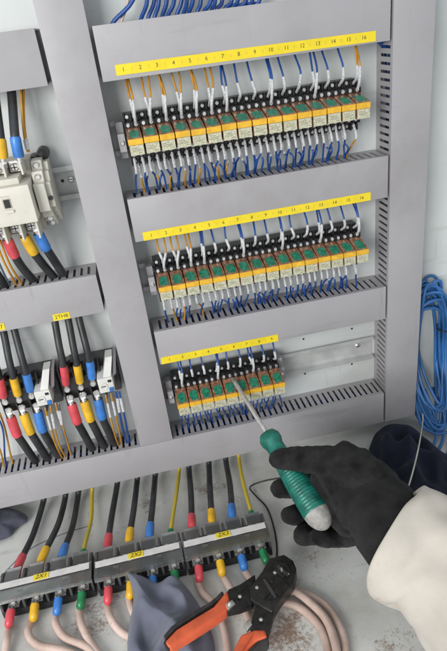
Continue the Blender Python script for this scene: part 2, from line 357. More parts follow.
bundle('x', 0.0, 0.280, -0.3285, 'blue and black wires bunched inside the duct above the nine-relay row', 7, 3)
bundle('x', -0.25, 0.280, -0.4900, 'blue and black wires bunched inside the long duct above the floor', 7, 4)
# ------------------------------------------------------------------ DIN rails
def rail(x0, x1, yc, label):
    y = 0.0175
    prof = [(-y, 0.0075), (-y, 0.0065), (-0.0135, 0.0065), (-0.0135, 0.0002), (0.0135, 0.0002), (0.0135, 0.0065), (y, 0.0065), (y, 0.0075), (0.0125, 0.0075), (0.0125, 0.0012), (-0.0125, 0.0012), (-0.0125, 0.0075)]
    mb = MB().prism_x([(yc + a, c) for a, c in prof], x0, x1)
    me_o = tag(mb.build('mounting_rail', 'zinc', None, ((x0 + x1) / 2, yc, 0)), label, 'mounting rail', 'metal mounting rails')
    return me_o
def screw_head(mb, p, r, h, ax=(0, 0, 1), seg=12):
    mb.lathe(p, ax, [(0, r), (h * 0.6, r), (h, r * 0.72)], seg)
    return mb
ROWS = [('upper sixteen-relay row', 16, 0.0150, 0.01553, -0.1000), ('lower sixteen-relay row', 16, 0.0174, 0.01528, -0.2590), ('short nine-relay row', 9, 0.0133, 0.01534, -0.4170)]
r1 = rail(-0.0065, 0.262, -0.1015, 'metal rail carrying the upper sixteen-relay row')
r2 = rail(-0.0065, 0.262, -0.2605, 'metal rail carrying the lower sixteen-relay row')
r3 = rail(-0.0065, 0.2835, -0.4235, 'metal rail with an empty stretch beside the nine relays')
r4 = rail(-0.20, -0.0525, -0.1382, 'slotted metal rail carrying the cream contactor')
def rail_fix(root, x, y):
    mb = MB(); screw_head(mb, (x, y, 0.0012), 0.0034, 0.0022); s = part(mb, 'fixing_screw', 'steel', root, smooth=0.6)
    part(MB().box(x - 0.0026, x + 0.0026, y - 0.0004, y + 0.0004, 0.0034, 0.0036), 'screw_slot', 'black_plastic', s)
pp = P(357.6, 345.8, 0.002); rail_fix(r3, pp.x, pp.y)
pp = P(71, 179, 0.002); rail_fix(r4, pp.x, pp.y)
pp = P(62.5, 181, 0.002); part(MB().cyl((pp.x, pp.y, 0.0005), (0, 0, 1), 0.0019, 0.0009, 10), 'rail_slot', 'black_plastic', r4)
pp = P(154, 272, 0.01); rail_fix(r2, pp.x, pp.y)

# ------------------------------------------------------------------ relays: one built with its parts, then copied
def make_relay():
    o = Vector((0, 0, 0)); w = 0.00745
    root = empty('relay', (0, 0, 0), 'relay', 'relay')
    sock = MB()
    sock.box(-w, w, -0.0275, 0.0235, 0.008, 0.018)
    sock.box(-w, w, 0.0163, 0.0235, 0.018, 0.0215).box(-w, w, 0.0108, 0.0163, 0.018, 0.0325)
    sock.box(-w, w, -0.0118, 0.0108, 0.018, 0.033)
    sock.box(-w, w, -0.0195, -0.0118, 0.018, 0.0285).box(-w, w, -0.0275, -0.0195, 0.018, 0.0205)
    for x in (-w, -0.0006, w - 0.0012):                                      # terminal partitions
        sock.box(x, x + 0.0012, 0.0165, 0.0240, 0.0216, 0.0262); sock.box(x, x + 0.0012, 0.0110, 0.0162, 0.0326, 0.0355)
        sock.box(x, x + 0.0012, -0.0280, -0.0198, 0.0206, 0.0262); sock.box(x, x + 0.0012, -0.0196, -0.0120, 0.0286, 0.0325)
    part(sock, 'socket', 'black_plastic', root)
    h = 0.0070
    case = MB().prism_x([(-0.0113, 0.0335), (-0.0113, 0.0588), (0.0050, 0.0588), (0.0112, 0.0335)], -h, h)
    part(case, 'relay_case', 'brown_case', root, bevel=0.0006, smooth=0.5)
    n = Vector((0, 0.0253, 0.0062)).normalized(); a = Vector((0, 0.0112, 0.0335)); d = (Vector((0, 0.0050, 0.0588)) - a)
    def on(x, t, lift): q = a + d * t + n * lift; return (x, q.y, q.z)
    fl = MB().slab([on(x, t, 0.0006) for x, t in [(-0.0050, 0.52), (-0.0040, 0.40), (-0.0016, 0.33), (0.0016, 0.33), (0.0040, 0.40), (0.0050, 0.52), (0.0050, 0.70), (0.0042, 0.80), (0.0044, 0.94), (-0.0044, 0.94), (-0.0042, 0.80), (-0.0050, 0.70)]], -n * 0.001)
    part(fl, 'indicator_flag', 'green_flag', root)
    part(MB().box(-h - 0.0001, h + 0.0001, -0.0014, 0.0042, 0.0585, 0.0600).box(-h - 0.0004, -h + 0.0002, -0.0014, 0.0042, 0.040, 0.0600), 'retaining_clip', 'clip_yellow', root, bevel=0.0003)
    lb = part(MB().box(-h + 0.0003, h - 0.0003, -0.0112, -0.0017, 0.0586, 0.0597), 'data_plate', 'pale_label', root, bevel=0.0003)
    tx = MB()
    for k, (x0, x1, y) in enumerate([(-0.005, 0.001, -0.0042), (-0.005, 0.0045, -0.0058), (-0.005, 0.003, -0.0072), (0.001, 0.005, -0.0090)]): tx.box(x0, x1, y - 0.00022, y + 0.00022, 0.0597, 0.05975)
    part(tx, 'data_print', 'faint_print', lb)
    def screw(x, y, z, tl):
        mb = MB(); ax = Vector((0, math.sin(tl), math.cos(tl))); screw_head(mb, (x, y, z), 0.0024, 0.0018, ax, 10)
        part(mb, 'terminal_screw', 'steel', root, smooth=0.6)
    for x, y, z in [(-0.0036, 0.0200, 0.0215), (-0.0040, 0.0135, 0.0325), (0.0040, 0.0135, 0.0325)]: screw(x, y, z, 0.2)
    for x, y, z in [(-0.0040, -0.0160, 0.0285), (0.0040, -0.0160, 0.0285), (-0.0036, -0.0235, 0.0205), (0.0042, -0.0235, 0.0205)]: screw(x, y, z, -0.2)
    return root
proto = make_relay(); first = [True]
def copy_thing(root):
    r = root.copy(); COL.objects.link(r)
    for ch in root.children:
        c = ch.copy(); COL.objects.link(c); c.parent = r
        for g in ch.children:
            e = g.copy(); COL.objects.link(e); e.parent = c
    return r
COLS3 = {}
spots = [(ri, i) for ri, row in enumerate(ROWS) for i in range(row[1])]
made = []
for k, (ri, i) in enumerate(spots):
    nm, n, x0, pit, yc = ROWS[ri]
    r = proto if k == 0 else copy_thing(proto); made.append(r)
for r, (ri, i) in zip(made, spots):
    nm, n, x0, pit, yc = ROWS[ri]
    r.location = W((x0 + i * pit, yc + random.uniform(-0.0003, 0.0003), random.uniform(-0.0002, 0.0003)))
    r['label'] = 'orange-banded relay in black socket, %s from the wide upright duct, %s' % (ORD[i], nm); r['group'] = 'plug-in relays'
    if i == n - 1: r['label'] = 'orange-banded relay in black socket, at the far end of the %s' % nm
for ri, (nm, n, x0, pit, yc) in enumerate(ROWS):           # end clamps
    for side in (0, 1):
        x = x0 - 0.0128 if side == 0 else x0 + (n - 1) * pit + 0.0115
        if side == 1 and ri != 2: continue
        e = empty('end_clamp', (x, yc, 0), 'grey end clamp %s the %s' % ('between the wide upright duct and' if side == 0 else 'on the bare-rail side of', nm), 'end clamp', 'rail end clamps')
        part(MB().box(x - 0.0038, x + 0.0038, yc - 0.020, yc + 0.016, 0.0078, 0.021).box(x - 0.0036, x + 0.0036, yc - 0.012, yc + 0.006, 0.021, 0.030), 'clamp_body', 'duct', e, bevel=0.0006)
        mb = MB(); screw_head(mb, (x, yc - 0.003, 0.030), 0.0024, 0.0016); part(mb, 'clamp_screw', 'steel', e, smooth=0.6)

# ------------------------------------------------------------------ control wires on the relays
def wire(pts, r, m, label, group, sleeve=None, name='control_wire', lug=True, cat='wire', sr=1.45):
    """insulated wire, marker sleeve as a part; sleeve=(from,to) as fractions of the path"""
    path = smooth_path(pts, 5); o = path[-1]
    ob = MB().tube(path, r, 7).build(name, m, None, tuple(o), smooth=1.2)
    tag(ob, label, cat, group)
    if sleeve:
        a, c = sleeve; n = len(path) - 1; seg = path[int(a * n):int(c * n) + 1]
        if len(seg) > 1: part(MB().tube(seg, r * sr, 7), 'marker_sleeve', 'marker_white', ob, smooth=0.8)
        if lug: part(MB().tube([path[-2], path[-1], path[-1] + (path[-1] - path[-2]).normalized() * 0.002], r * 0.9, 6), 'ferrule', 'steel', ob)
    return ob
J = lambda a: random.uniform(-a, a)
for ri, (nm, n, x0, pit, yc) in enumerate(ROWS):
    dtop = (-0.0437, -0.2050, -0.3626)[ri]; dbot = (-0.1580, -0.3176, -0.4786)[ri]
    for i in range(n):
        cx = x0 + i * pit
        yel = (i <= 5 or i == 15) if ri == 0 else (i <= 2 if ri == 1 else False)
        cm = 'wire_yellow' if yel else 'wire_blue'; cn = 'yellow' if yel else 'blue'
        if ri == 2 and i in (1, 2): strands = 1
        else: strands = 2 if (yel or i % 3 == 0) else 1
        for s in range(strands):
            tx, ty, tz = cx + 0.0034, yc + 0.0195, 0.0245
            if s == 1: tx, ty, tz = cx + 0.0040, yc + 0.0150, 0.0350
            sx = tx + J(0.002) + (0.0022 if s else -0.0004)
            pts = [(sx, dtop + 0.012, 0.020), (sx + J(0.001), dtop, 0.023 + J(0.003)), (sx + J(0.0015), (dtop + ty) / 2 + 0.002, 0.034 + J(0.003)), (tx, ty + 0.008, 0.036), (tx, ty, tz)]
            if s == 1: pts[2] = (sx + J(0.001), (dtop + ty) / 2 + 0.004, 0.037); pts[3] = (tx, ty + 0.009, 0.040)
            wire(pts, 0.00105, cm, '%s wire with white marker sleeve dropping into the %s relay, %s' % (cn, ORD[i], nm), 'wires entering the relays from above', (0.56, 1.0))
        # below the relay
        if ri == 0: cols = ['wire_blue', 'wire_blue', 'wire_yellow'] if i <= 6 else ['wire_blue'] * 3
        elif ri == 1: cols = ['wire_blue', 'wire_yellow'] + (['wire_blue'] if i % 2 else []) if i <= 2 else ['wire_blue'] * (3 if i % 3 else 2)
        else: cols = ['wire_blue'] * 3
        if ri == 0 and i == 15: cols = ['wire_yellow']
        if ri == 1 and i == 15: cols = ['wire_blue']
        tp = [(-0.0042, -0.0195, 0.0310), (0.0042, -0.0195, 0.0310), (0.0, -0.0265, 0.0230)]
        if len(cols) < 3: tp = [tp[0], tp[1]]
        if len(cols) == 1: tp = [(0.001, -0.0215, 0.0300)]
        if len(cols) == 3 and i < n - 1 and ri < 2: cols = cols + ['wire_blue']; tp = tp + [(0.0062, -0.0262, 0.0225)]
        for s, cm in enumerate(cols):
            tx, ty, tz = cx + tp[s][0], yc + tp[s][1], tp[s][2]; cn = 'yellow' if cm == 'wire_yellow' else 'blue'
            ex = tx + J(0.0055) + 0.001; L = ty - dbot
            pts = [(ex, dbot - 0.013, 0.017), (ex, dbot + 0.0006, 0.020 + J(0.003)), (ex * 0.6 + tx * 0.4 + J(0.001), dbot + L * 0.42, 0.030 + J(0.003)), (tx + J(0.0006), ty - min(0.012, L * 0.4), tz + 0.006), (tx, ty, tz)]
            wire(pts, 0.00105, cm, '%s wire with white sleeve leaving the lower side of the %s relay, %s' % (cn, ORD[i], nm), 'wires leaving the relays below', (0.74, 1.0) if ri < 2 else (0.80, 1.0), sr=1.32)
# blue wires in from the top of the frame, into the first duct
xs = [(133, 0, 113, 24), (128, 0, 122, 22)] + [(146 + 7.0 * k + J(2.2), 0, 141 + 7.0 * k + J(1.6), 20 - k) for k in range(17)]
for k, (a, b_, c, d) in enumerate(xs):
    e = P(c, d + 6, 0.022); top = P(a, b_, 0.024 + J(0.005))
    up = top + Vector((J(0.003) + (0.012 if k == 0 else 0.003), 0.03, 0.002))
    r_ = 0.0020 if k != 1 else 0.0015
    wire([up + Vector((J(.006), 0.05, -0.012)), up, top, (e.x, 0.003, 0.021), (e.x - 0.001, -0.014, 0.016)], r_, 'wire_blue' if k != 1 else 'pink_cable',
         'blue wire dropping into the upper side of the highest numbered duct' if k != 1 else 'pinkish wire among the blue ones entering the highest numbered duct', 'blue wires above the highest duct' if k != 1 else None)
# blue strands showing in the gaps where ducts meet
for (a, b_, z) in [(378, 44, 0.012), (382, 45, 0.016), (386, 44, 0.020)]:
    p = P(a, b_, z)
    wire([(0.270, p.y + 0.012, z), (p.x - 0.003, p.y + 0.004, z), (p.x + 0.004, p.y - 0.001, z - 0.002), (0.300, p.y - 0.012, z - 0.003)], 0.0014, 'wire_blue',
         'blue wire crossing from a horizontal duct into the upright duct by the coil', 'blue wires crossing between ducts')

# ------------------------------------------------------------------ power cables with coloured sleeves
SL = {'r': ('sleeve_red', 'red'), 'y': ('sleeve_yellow', 'yellow'), 'b': ('sleeve_blue', 'blue'), 'g': ('sleeve_green', 'green')}
def cable(pts, r, m, c, label, group, frac, name='power_cable', lug_dir=None, cat='cable', lug_l=0.011, sr=1.22):
    """cable whose far end carries a coloured sleeve and a ring lug"""
    path = smooth_path(pts, 7); o = path[-1]
    ob = MB().tube(path, r, 12).build(name, m, None, tuple(o), smooth=1.2); tag(ob, label, cat, group)
    n = len(path) - 1; seg = path[int(frac * n):]
    k = len(seg); rr = [r * sr * (1.0 if 0 < j < k - 1 else 0.93) for j in range(k)]
    part(MB().tube(seg, rr, 12), 'coloured_sleeve', SL[c][0], ob, smooth=1.0)
    t = lug_dir if lug_dir else (path[-1] - path[-2]).normalized(); t = Vector(t).normalized()
    side = t.cross(Vector((0, 0, 1)));
    if side.length < 0.1: side = Vector((1, 0, 0))
    side.normalize(); nn = side.cross(t); e = path[-1]
    lg = MB().tube([e - t * 0.001, e + t * lug_l * 0.45], [r * 0.75, r * 0.7], 10)
    lg.slab([e + t * lug_l * 0.4 + side * r * 0.6 + nn * 0.0008, e + t * lug_l * 1.1 + side * r * 0.8 + nn * 0.0008, e + t * lug_l * 1.35 + side * r * 0.3 + nn * 0.0008, e + t * lug_l * 1.35 - side * r * 0.3 + nn * 0.0008, e + t * lug_l * 1.1 - side * r * 0.8 + nn * 0.0008, e + t * lug_l * 0.4 - side * r * 0.6 + nn * 0.0008], -nn * 0.0016)
    part(lg, 'ring_lug', 'steel', ob, smooth=0.6)
    return ob

# ------------------------------------------------------------------ overload relays (left column)
def overload(dx, label, marked):
    o = Vector((-0.095 + dx, -0.37, 0)); root = empty('overload_relay', o, label, 'overload relay', 'thermal overload relays')
    def B(x0, x1, y0, y1, z0, z1, mb=None): return (mb or MB()).box(x0 + dx, x1 + dx, y0, y1, z0, z1)
    part(B(-0.126, -0.0575, -0.398, -0.3475, 0.0005, 0.020), 'base', 'dark_plastic', root, bevel=0.001)
    body = B(-0.1245, -0.0760, -0.378, -0.360, 0.0201, 0.034); part(body, 'body', 'black_plastic', root, bevel=0.001)
    for k in range(4):
        x = -0.1245 + k * 0.0158
        part(B(x - 0.0009, x + 0.0009, -0.400, -0.345, 0.0201, 0.0335), 'partition', 'black_plastic', root, bevel=0.0004)
    part(MB().lathe((-0.106 + dx, -0.3425, 0.0201), (0, 0, 1), [(0, 0.0075), (0.012, 0.0075), (0.0125, 0.0035), (0.006, 0.0035)], 16), 'mounting_post', 'black_plastic', root, smooth=0.6)
    part(B(-0.0860, -0.0795, -0.352, -0.345, 0.020, 0.026), 'latch', 'black_plastic', root, bevel=0.0005)
    # white setting head with a sloping arm behind it
    hd = part(B(-0.0810, -0.0632, -0.3790, -0.3590, 0.020, 0.0510), 'setting_head', 'white_plastic', root, bevel=0.0009, smooth=0.5)
    part(MB().slab([(-0.0735 + dx, -0.3588, 0.0500), (-0.0640 + dx, -0.3588, 0.0500), (-0.0585 + dx, -0.3400, 0.036), (-0.0668 + dx, -0.3400, 0.036)], (0, 0, -0.018)), 'arm', 'white_plastic', root, bevel=0.0006)
    part(MB().slab([(-0.0628 + dx, -0.3640, 0.044), (-0.0585 + dx, -0.3620, 0.040), (-0.0545 + dx, -0.3420, 0.030), (-0.0583 + dx, -0.3420, 0.033)], (0, 0, -0.02)), 'side_cheek', 'duct', root)
    dl = part(MB().lathe((-0.0748 + dx, -0.3700, 0.051), (0, 0, 1), [(0, 0.0046), (0.0010, 0.0046), (0.0011, 0.0034), (0.0004, 0.0034)], 16), 'current_dial', 'white_plastic', root, smooth=0.5)
    part(MB().box(-0.0772 + dx, -0.0724 + dx, -0.3705, -0.3695, 0.0515, 0.0521), 'dial_slot', 'dark_plastic', dl)
    part(B(-0.0692, -0.0645, -0.3775, -0.3728, 0.051, 0.0535), 'reset_button', 'dial_blue', root, bevel=0.0005)
    part(B(-0.0690, -0.0648, -0.3655, -0.3622, 0.051, 0.0515), 'test_window', 'black_plastic', root)
    return root
OL = [overload(0.0, 'overload relay with white dial head, beside the wide upright duct', 1), overload(-0.0735, 'overload relay with white dial head, second from the wide upright duct', 1)]
def olc(px, py, z, dx): p = P(px, py, z); return Vector((p.x + dx, p.y, p.z))
up = {'r': [(50, 300, .020), (55, 322, .024), (59, 345, .036), (63.5, 366, .040), (66.2, 384, .036)], 'y': [(63, 297, .020), (68.5, 321, .024), (73, 345, .036), (77, 365, .040), (80, 382, .036)], 'b': [(74, 295, .020), (79, 318.6, .024), (85, 342, .036), (89.5, 361, .040), (92.2, 378, .036)]}
lo = {'r': [(100, 462, .018), (94, 452, .022), (83, 432, .034), (77, 421, .038), (71.5, 404, .034)], 'y': [(112, 460, .018), (106, 450, .022), (97, 432, .034), (90, 418, .038), (84.3, 401, .034)], 'b': [(122, 456, .018), (116, 446, .022), (108, 430, .034), (102, 416, .038), (98, 399, .034)]}
for j, dx in enumerate((0.0, -0.0735)):
    who = 'overload relay beside the upright duct' if j == 0 else 'overload relay away from the upright duct'
    for c in 'ryb':
        cable([olc(*q, dx) for q in up[c]], 0.0041, 'cable_black', c, 'black cable with %s sleeve from above into the %s' % (SL[c][1], who), 'cables entering the overload relays', 0.76, lug_l=0.009)
        cable([olc(*q, dx) for q in lo[c]], 0.0049, 'cable_black', c, 'thick black cable with %s sleeve below the %s' % (SL[c][1], who), 'cables leaving the overload relays', 0.72, lug_l=0.009)
        for q, h in ((up[c][-1], 0.030), (lo[c][-1], 0.029)):
            p = olc(*q, dx); s = -0.0095 if q is up[c][-1] else 0.0095
            mb = MB(); screw_head(mb, (p.x - 0.0012 * s / 0.0095 * -1, p.y + s, 0.0325), 0.0038, 0.0036); part(mb, 'terminal_screw', 'steel', OL[j], smooth=0.6)
    for k, (a, c) in enumerate([((106, 396), (120, 449)), ((111, 394), (123, 448))]):
        p0 = olc(*a, .040, dx); p1 = olc(*c, .022, dx)
        wire([p1 + Vector((0.004, -0.012, -0.004)), p1, (p0 + p1) / 2 + Vector((J(.002), 0, 0.012)), p0], 0.0011, 'wire_yellow', 'thin yellow wire from the %s' % who, 'thin wires of the overload relays', (0.85, 0.99))
    for k, (a, c) in enumerate([((116, 391), (128, 446)), ((119, 391), (130, 445))]):
        p0 = olc(*a, .038, dx); p1 = olc(*c, .022, dx); wc = 'wire_blue' if j == 0 else ('wire_grey' if k else 'wire_yellow')
        wire([p1 + Vector((0.004, -0.012, -0.004)), p1, (p0 + p1) / 2 + Vector((J(.003), 0, 0.010)), p0], 0.0013, wc, 'thin %s wire from the %s' % ({'wire_blue': 'blue', 'wire_grey': 'grey', 'wire_yellow': 'ochre'}[wc], who), 'thin wires of the overload relays', (0.85, 0.99))
for a, bq, c, z, m, nm in [((-8, 395), (4, 425), (10, 452), .03, 'wire_yellow', 'yellow'), ((-6, 410), (3, 430), (5, 458), .034, 'wire_blue', 'blue'), ((-12, 420), (0, 450), (4, 466), .03, 'wire_yellow', 'ochre')]:
    wire([P(*a, z), P(*bq, z), P(*c, .02), P(c[0] + 3, c[1] + 12, .015)], 0.0012, m, 'thin %s wire curling into the long low duct beside thick black cables' % nm, 'thin wires of the overload relays')

# ------------------------------------------------------------------ contactor
o = Vector((-0.13, -0.1382, 0.0)); ct = empty('contactor', o, 'cream contactor on metal rail with black window and screw terminals', 'contactor')
part(MB().box(-0.185, -0.0905, -0.1740, -0.1025, 0.0078, 0.040), 'base', 'cream_dark', ct, bevel=0.001, smooth=0.5)
fb = part(MB().box(-0.180, -0.0915, -0.1545, -0.1180, 0.040, 0.078), 'front_block', 'cream_plastic', ct, bevel=0.0014, smooth=0.5)
part(MB().box(-0.180, -0.1000, -0.1180, -0.1120, 0.040, 0.070), 'upper_step', 'cream_plastic', ct, bevel=0.001, smooth=0.5)
p0 = P(1.5, 199.5, .078); p1 = P(12, 207, .078)
w_ = part(MB().box(p0.x, p1.x, p1.y - 0.001, p0.y, 0.0781, 0.0788), 'window_frame', 'cream_dark', ct)
part(MB().box(p0.x + 0.0012, p1.x - 0.0006, p1.y - 0.0002, p0.y - 0.0008, 0.0788, 0.0792), 'window', 'black_plastic', ct)
part(MB().box(p0.x + 0.001, p1.x + 0.001, p1.y - 0.0052, p1.y - 0.0024, 0.0781, 0.0800), 'ledge', 'cream_plastic', ct, bevel=0.0005)
for t in range(3):
    part(MB().box(-0.1560 + t * 0.018, -0.1475 + t * 0.018, -0.1262, -0.1255, 0.0781, 0.0784), 'print_line', 'cream_dark', ct)
for top in (0, 1):                     # upper and lower terminal pockets with partitions and clamp screws
    ys = (-0.1745, -0.1546) if not top else (-0.1119, -0.1010)
    for k in range(6):
        x = -0.1760 + k * 0.0160
        if x < -0.093: part(MB().box(x - 0.001, x + 0.001, ys[0], ys[1], 0.0401, 0.062 if top else 0.066), 'partition', 'cream_plastic', ct, bevel=0.0006)
    for k in range(5):
        x = -0.168 + k * 0.0160; y = -0.106 if top else -0.165
        mb = MB().box(x - 0.0052, x + 0.0052, y - 0.0050, y + 0.0050, 0.0401, 0.0470); part(mb, 'clamp_plate', 'steel', ct, bevel=0.0006)
        mb = MB(); screw_head(mb, (x, y, 0.0470), 0.0042, 0.0034); s = part(mb, 'terminal_screw', 'steel', ct, smooth=0.6)
        part(MB().box(x - 0.003, x + 0.003, y - 0.0005, y + 0.0005, 0.0502, 0.0506).box(x - 0.0005, x + 0.0005, y - 0.003, y + 0.003, 0.0502, 0.0506), 'screw_cross', 'black_plastic', s)
# side auxiliary block with stepped edge
aux = empty('auxiliary_contact', (-0.084, -0.138, 0), 'stepped cream auxiliary contact block on the side of the contactor', 'contact block')
prof = [(-0.1735, 0.010), (-0.1735, 0.030), (-0.1660, 0.034), (-0.1660, 0.040), (-0.1590, 0.044), (-0.1590, 0.050), (-0.1500, 0.055), (-0.1500, 0.062), (-0.1230, 0.062), (-0.1230, 0.054), (-0.1130, 0.050), (-0.1130, 0.042), (-0.1050, 0.038), (-0.1050, 0.010)]
part(MB().prism_x(prof, -0.0900, -0.0795), 'housing', 'cream_plastic', aux, bevel=0.0006, smooth=0.5)
part(MB().prism_x([(y * 0.9 - 0.0135, z * 0.88) for y, z in prof], -0.0794, -0.0745), 'side_plate', 'cream_plastic', aux, bevel=0.0006, smooth=0.5)
for y, z in [(-0.1180, 0.0525), (-0.1090, 0.0405), (-0.1625, 0.0425), (-0.1700, 0.0325)]:
    mb = MB(); screw_head(mb, (-0.0848, y, z - 0.0005), 0.0030, 0.0026); part(mb, 'terminal_screw', 'steel', aux, smooth=0.6)
part(MB().cyl((-0.0770, -0.1390, 0.0545), (0, 0, 1), 0.0020, 0.0040, 10), 'pin', 'black_plastic', aux)
kn = P(41.5, 158, .03); k0 = empty('surge_suppressor', (kn.x, kn.y, 0), 'small black lobed part plugged in above the cream contactor', 'suppressor')
part(MB().lathe((kn.x, kn.y + .001, 0.0005), (0, 0, 1), [(0, 0.0062), (0.018, 0.0062), (0.021, 0.005), (0.022, 0.002)], 14).lathe((kn.x - 0.010, kn.y - 0.004, 0.0005), (0, 0, 1), [(0, 0.0055), (0.02, 0.0055), (0.022, 0.003)], 12), 'body', 'black_plastic', k0, smooth=0.6)
part(MB().box(kn.x - 0.010, kn.x - 0.0, kn.y - 0.0105, kn.y - 0.005, 0.018, 0.024), 'tab', 'black_plastic', k0)
g = 'cables on the contactor'
for c, pts in {'y': [(-7, 80, .02), (-5, 96, .026), (-2, 120, .040), (0.5, 139, .050), (3, 158, .050)], 'b': [(9, 78, .02), (11.5, 92, .026), (13.5, 118, .040), (15.2, 137, .050), (19, 157, .050)]}.items():
    cable([P(*q) for q in pts], 0.0043, 'cable_black', c, 'black cable with %s sleeve dropping onto the top of the contactor' % SL[c][1], g, 0.76, lug_l=0.008)
for c, pts in {'r': [(44, 300, .016), (36, 284, .022), (22, 267, .036), (14, 254, .046), (7, 239, .048)], 'y': [(64, 297, .016), (56, 280.5, .022), (42, 263, .036), (33, 251, .046), (24.5, 236, .048)], 'b': [(72, 295, .016), (65, 278, .022), (54, 260, .036), (45.5, 247, .046), (38, 233, .048)]}.items():
    cable([P(*q) for q in pts], 0.0046, 'cable_black', c, 'black cable with %s sleeve hanging from the bottom of the contactor' % SL[c][1], g, 0.74, lug_l=0.008)
wire([P(22, 78, .018), P(23.5, 90, .024), P(24, 118, .034), P(26, 138, .040), P(29, 152, .042)], 0.0012, 'wire_yellow', 'thin ochre wire with white ferrule dropping beside the blue sleeve onto the contactor', 'thin wires of the contactor', (0.78, 0.98))
wire([P(20, 78, .018), P(21, 90, .026), P(22.5, 118, .036), P(25, 140, .041), P(28, 152, .043)], 0.0012, 'wire_yellow', 'thin ochre wire with white ferrule dropping beside the blue sleeve onto the contactor', 'thin wires of the contactor', (0.78, 0.98))
for a, bq, c, m, nm in [((-6, 235), (4, 262), (18, 288), 'wire_yellow', 'yellow'), ((0, 240), (10, 265), (23, 286), 'wire_yellow', 'yellow'), ((-8, 243), (0, 265), (12, 290), 'wire_grey', 'blue-grey')]:
    wire([P(*a, .046), P(*bq, .04), P(*c, .022), P(c[0] + 5, c[1] + 12, .015)], 0.0012, m, 'thin %s wire curving from the contactor down into the duct below' % nm, 'thin wires of the contactor')
cable([P(10, 305, .016), P(7, 290, .022), P(-4, 272, .036), P(-12, 258, .044), P(-18, 244, .046)], 0.0046, 'cable_black', 'b', 'black cable entering the duct beside thin yellow wires under the contactor', g, 0.78)

# ------------------------------------------------------------------ terminal blocks on the floor
def fl(x, z, h): return Vector((x, h - FLH, z))
ZB, ZF = 0.137, 0.1815
BL = [(-0.2290, -0.1255, '2X1'), (-0.1215, -0.0215, '2X2'), (-0.0190, 0.0810, '2X3')]
POLE = {}
for bi, (x0, x1, code) in enumerate(BL):
    o = Vector(((x0 + x1) / 2, -FLH, (ZB + ZF) / 2))
    dz = (0.000, 0.002, 0.003)[bi]
    root = empty('terminal_block', o, 'black four-pole terminal block under clear cover with yellow tag %s' % code, 'terminal block', 'terminal blocks on the cabinet floor')
    zb, zf = ZB + dz, ZF + dz; y = -FLH
    part(MB().box(x0, x1, y + 0.0005, y + 0.010, zb, zf), 'base', 'black_plastic', root, bevel=0.0008)
    part(MB().box(x0 + 0.002, x1 - 0.002, y + 0.010, y + 0.015, zb + 0.016, zf - 0.016), 'insulator', 'dark_plastic', root)
    pw = (x1 - x0) / 4
    for k in range(5):
        x = x0 + k * pw; t = 0.0013; x = min(max(x, x0 + t), x1 - t)
        part(MB().slab([(x - t, y + 0.0101, zb + 0.0005), (x - t, y + 0.024, zb + 0.001), (x - t, y + 0.030, zb + 0.007), (x - t, y + 0.030, zf - 0.003), (x - t, y + 0.0101, zf - 0.0005)], (2 * t, 0, 0)), 'partition', 'dark_plastic', root, bevel=0.0004)
    for k in range(4):
        cx = x0 + (k + 0.5) * pw; POLE[(bi, k)] = (cx, zb, zf)
        part(MB().box(cx - 0.0065, cx + 0.0065, y + 0.0101, y + 0.0122, zb + 0.004, zf - 0.003), 'busbar', 'steel', root, bevel=0.0004)
        for zz in (zb + 0.009, zf - 0.0075):
            mb = MB().lathe((cx, y + 0.0146, zz), (0, 1, 0), [(0, 0.0045), (0.003, 0.0045), (0.0036, 0.0038), (0.0036, 0.0022), (0.006, 0.0022)], 6)
            part(mb, 'terminal_nut', 'steel', root)
    cv = part(MB().box(x0 - 0.0005, x1 + 0.0005, y + 0.0305, y + 0.0318, zf - 0.0235, zf + 0.0015).box(x0 - 0.0005, x1 + 0.0005, y + 0.0255, y + 0.0304, zf + 0.0003, zf + 0.0015), 'clear_cover', 'clear', root)
    for k in range(4):
        cx = x0 + (k + 0.5) * pw
        part(MB().slab([(cx - 0.0085, y + 0.0308, zf - 0.0237), (cx + 0.0085, y + 0.0308, zf - 0.0237), (cx + 0.0085, y + 0.0285, zb + 0.001), (cx - 0.0085, y + 0.0285, zb + 0.001)], (0, -0.001, 0)), 'rear_shroud', 'hazy', root)
    for sx in (x0 + 0.0245 * 1.0, x0 + 0.0745):
        part(MB().box(sx - 0.003, sx + 0.003, y + 0.0319, y + 0.0323, zf - 0.010, zf - 0.007), 'moulded_mark', 'clear', cv)
    sz = zf - 0.0175
    st = part(MB().box(x0 + 0.001, x1 - 0.002, y + 0.0320, y + 0.0325, sz - 0.0041, sz + 0.0041), 'marking_strip', 'white_strip', root)
    tc = x0 + 0.0475
    tg = part(MB().box(tc - 0.0085, tc + 0.0085, y + 0.0327, y + 0.0332, sz - 0.0042, sz + 0.0036), 'name_tag', 'tape_yellow', root); tg['label'] = 'yellow tag printed %s' % code
    put_text(code, 0.0075, (tc, y + 0.03335, sz - 0.0002), root, tilt=-math.pi / 2, shear=0.25).parent = tg
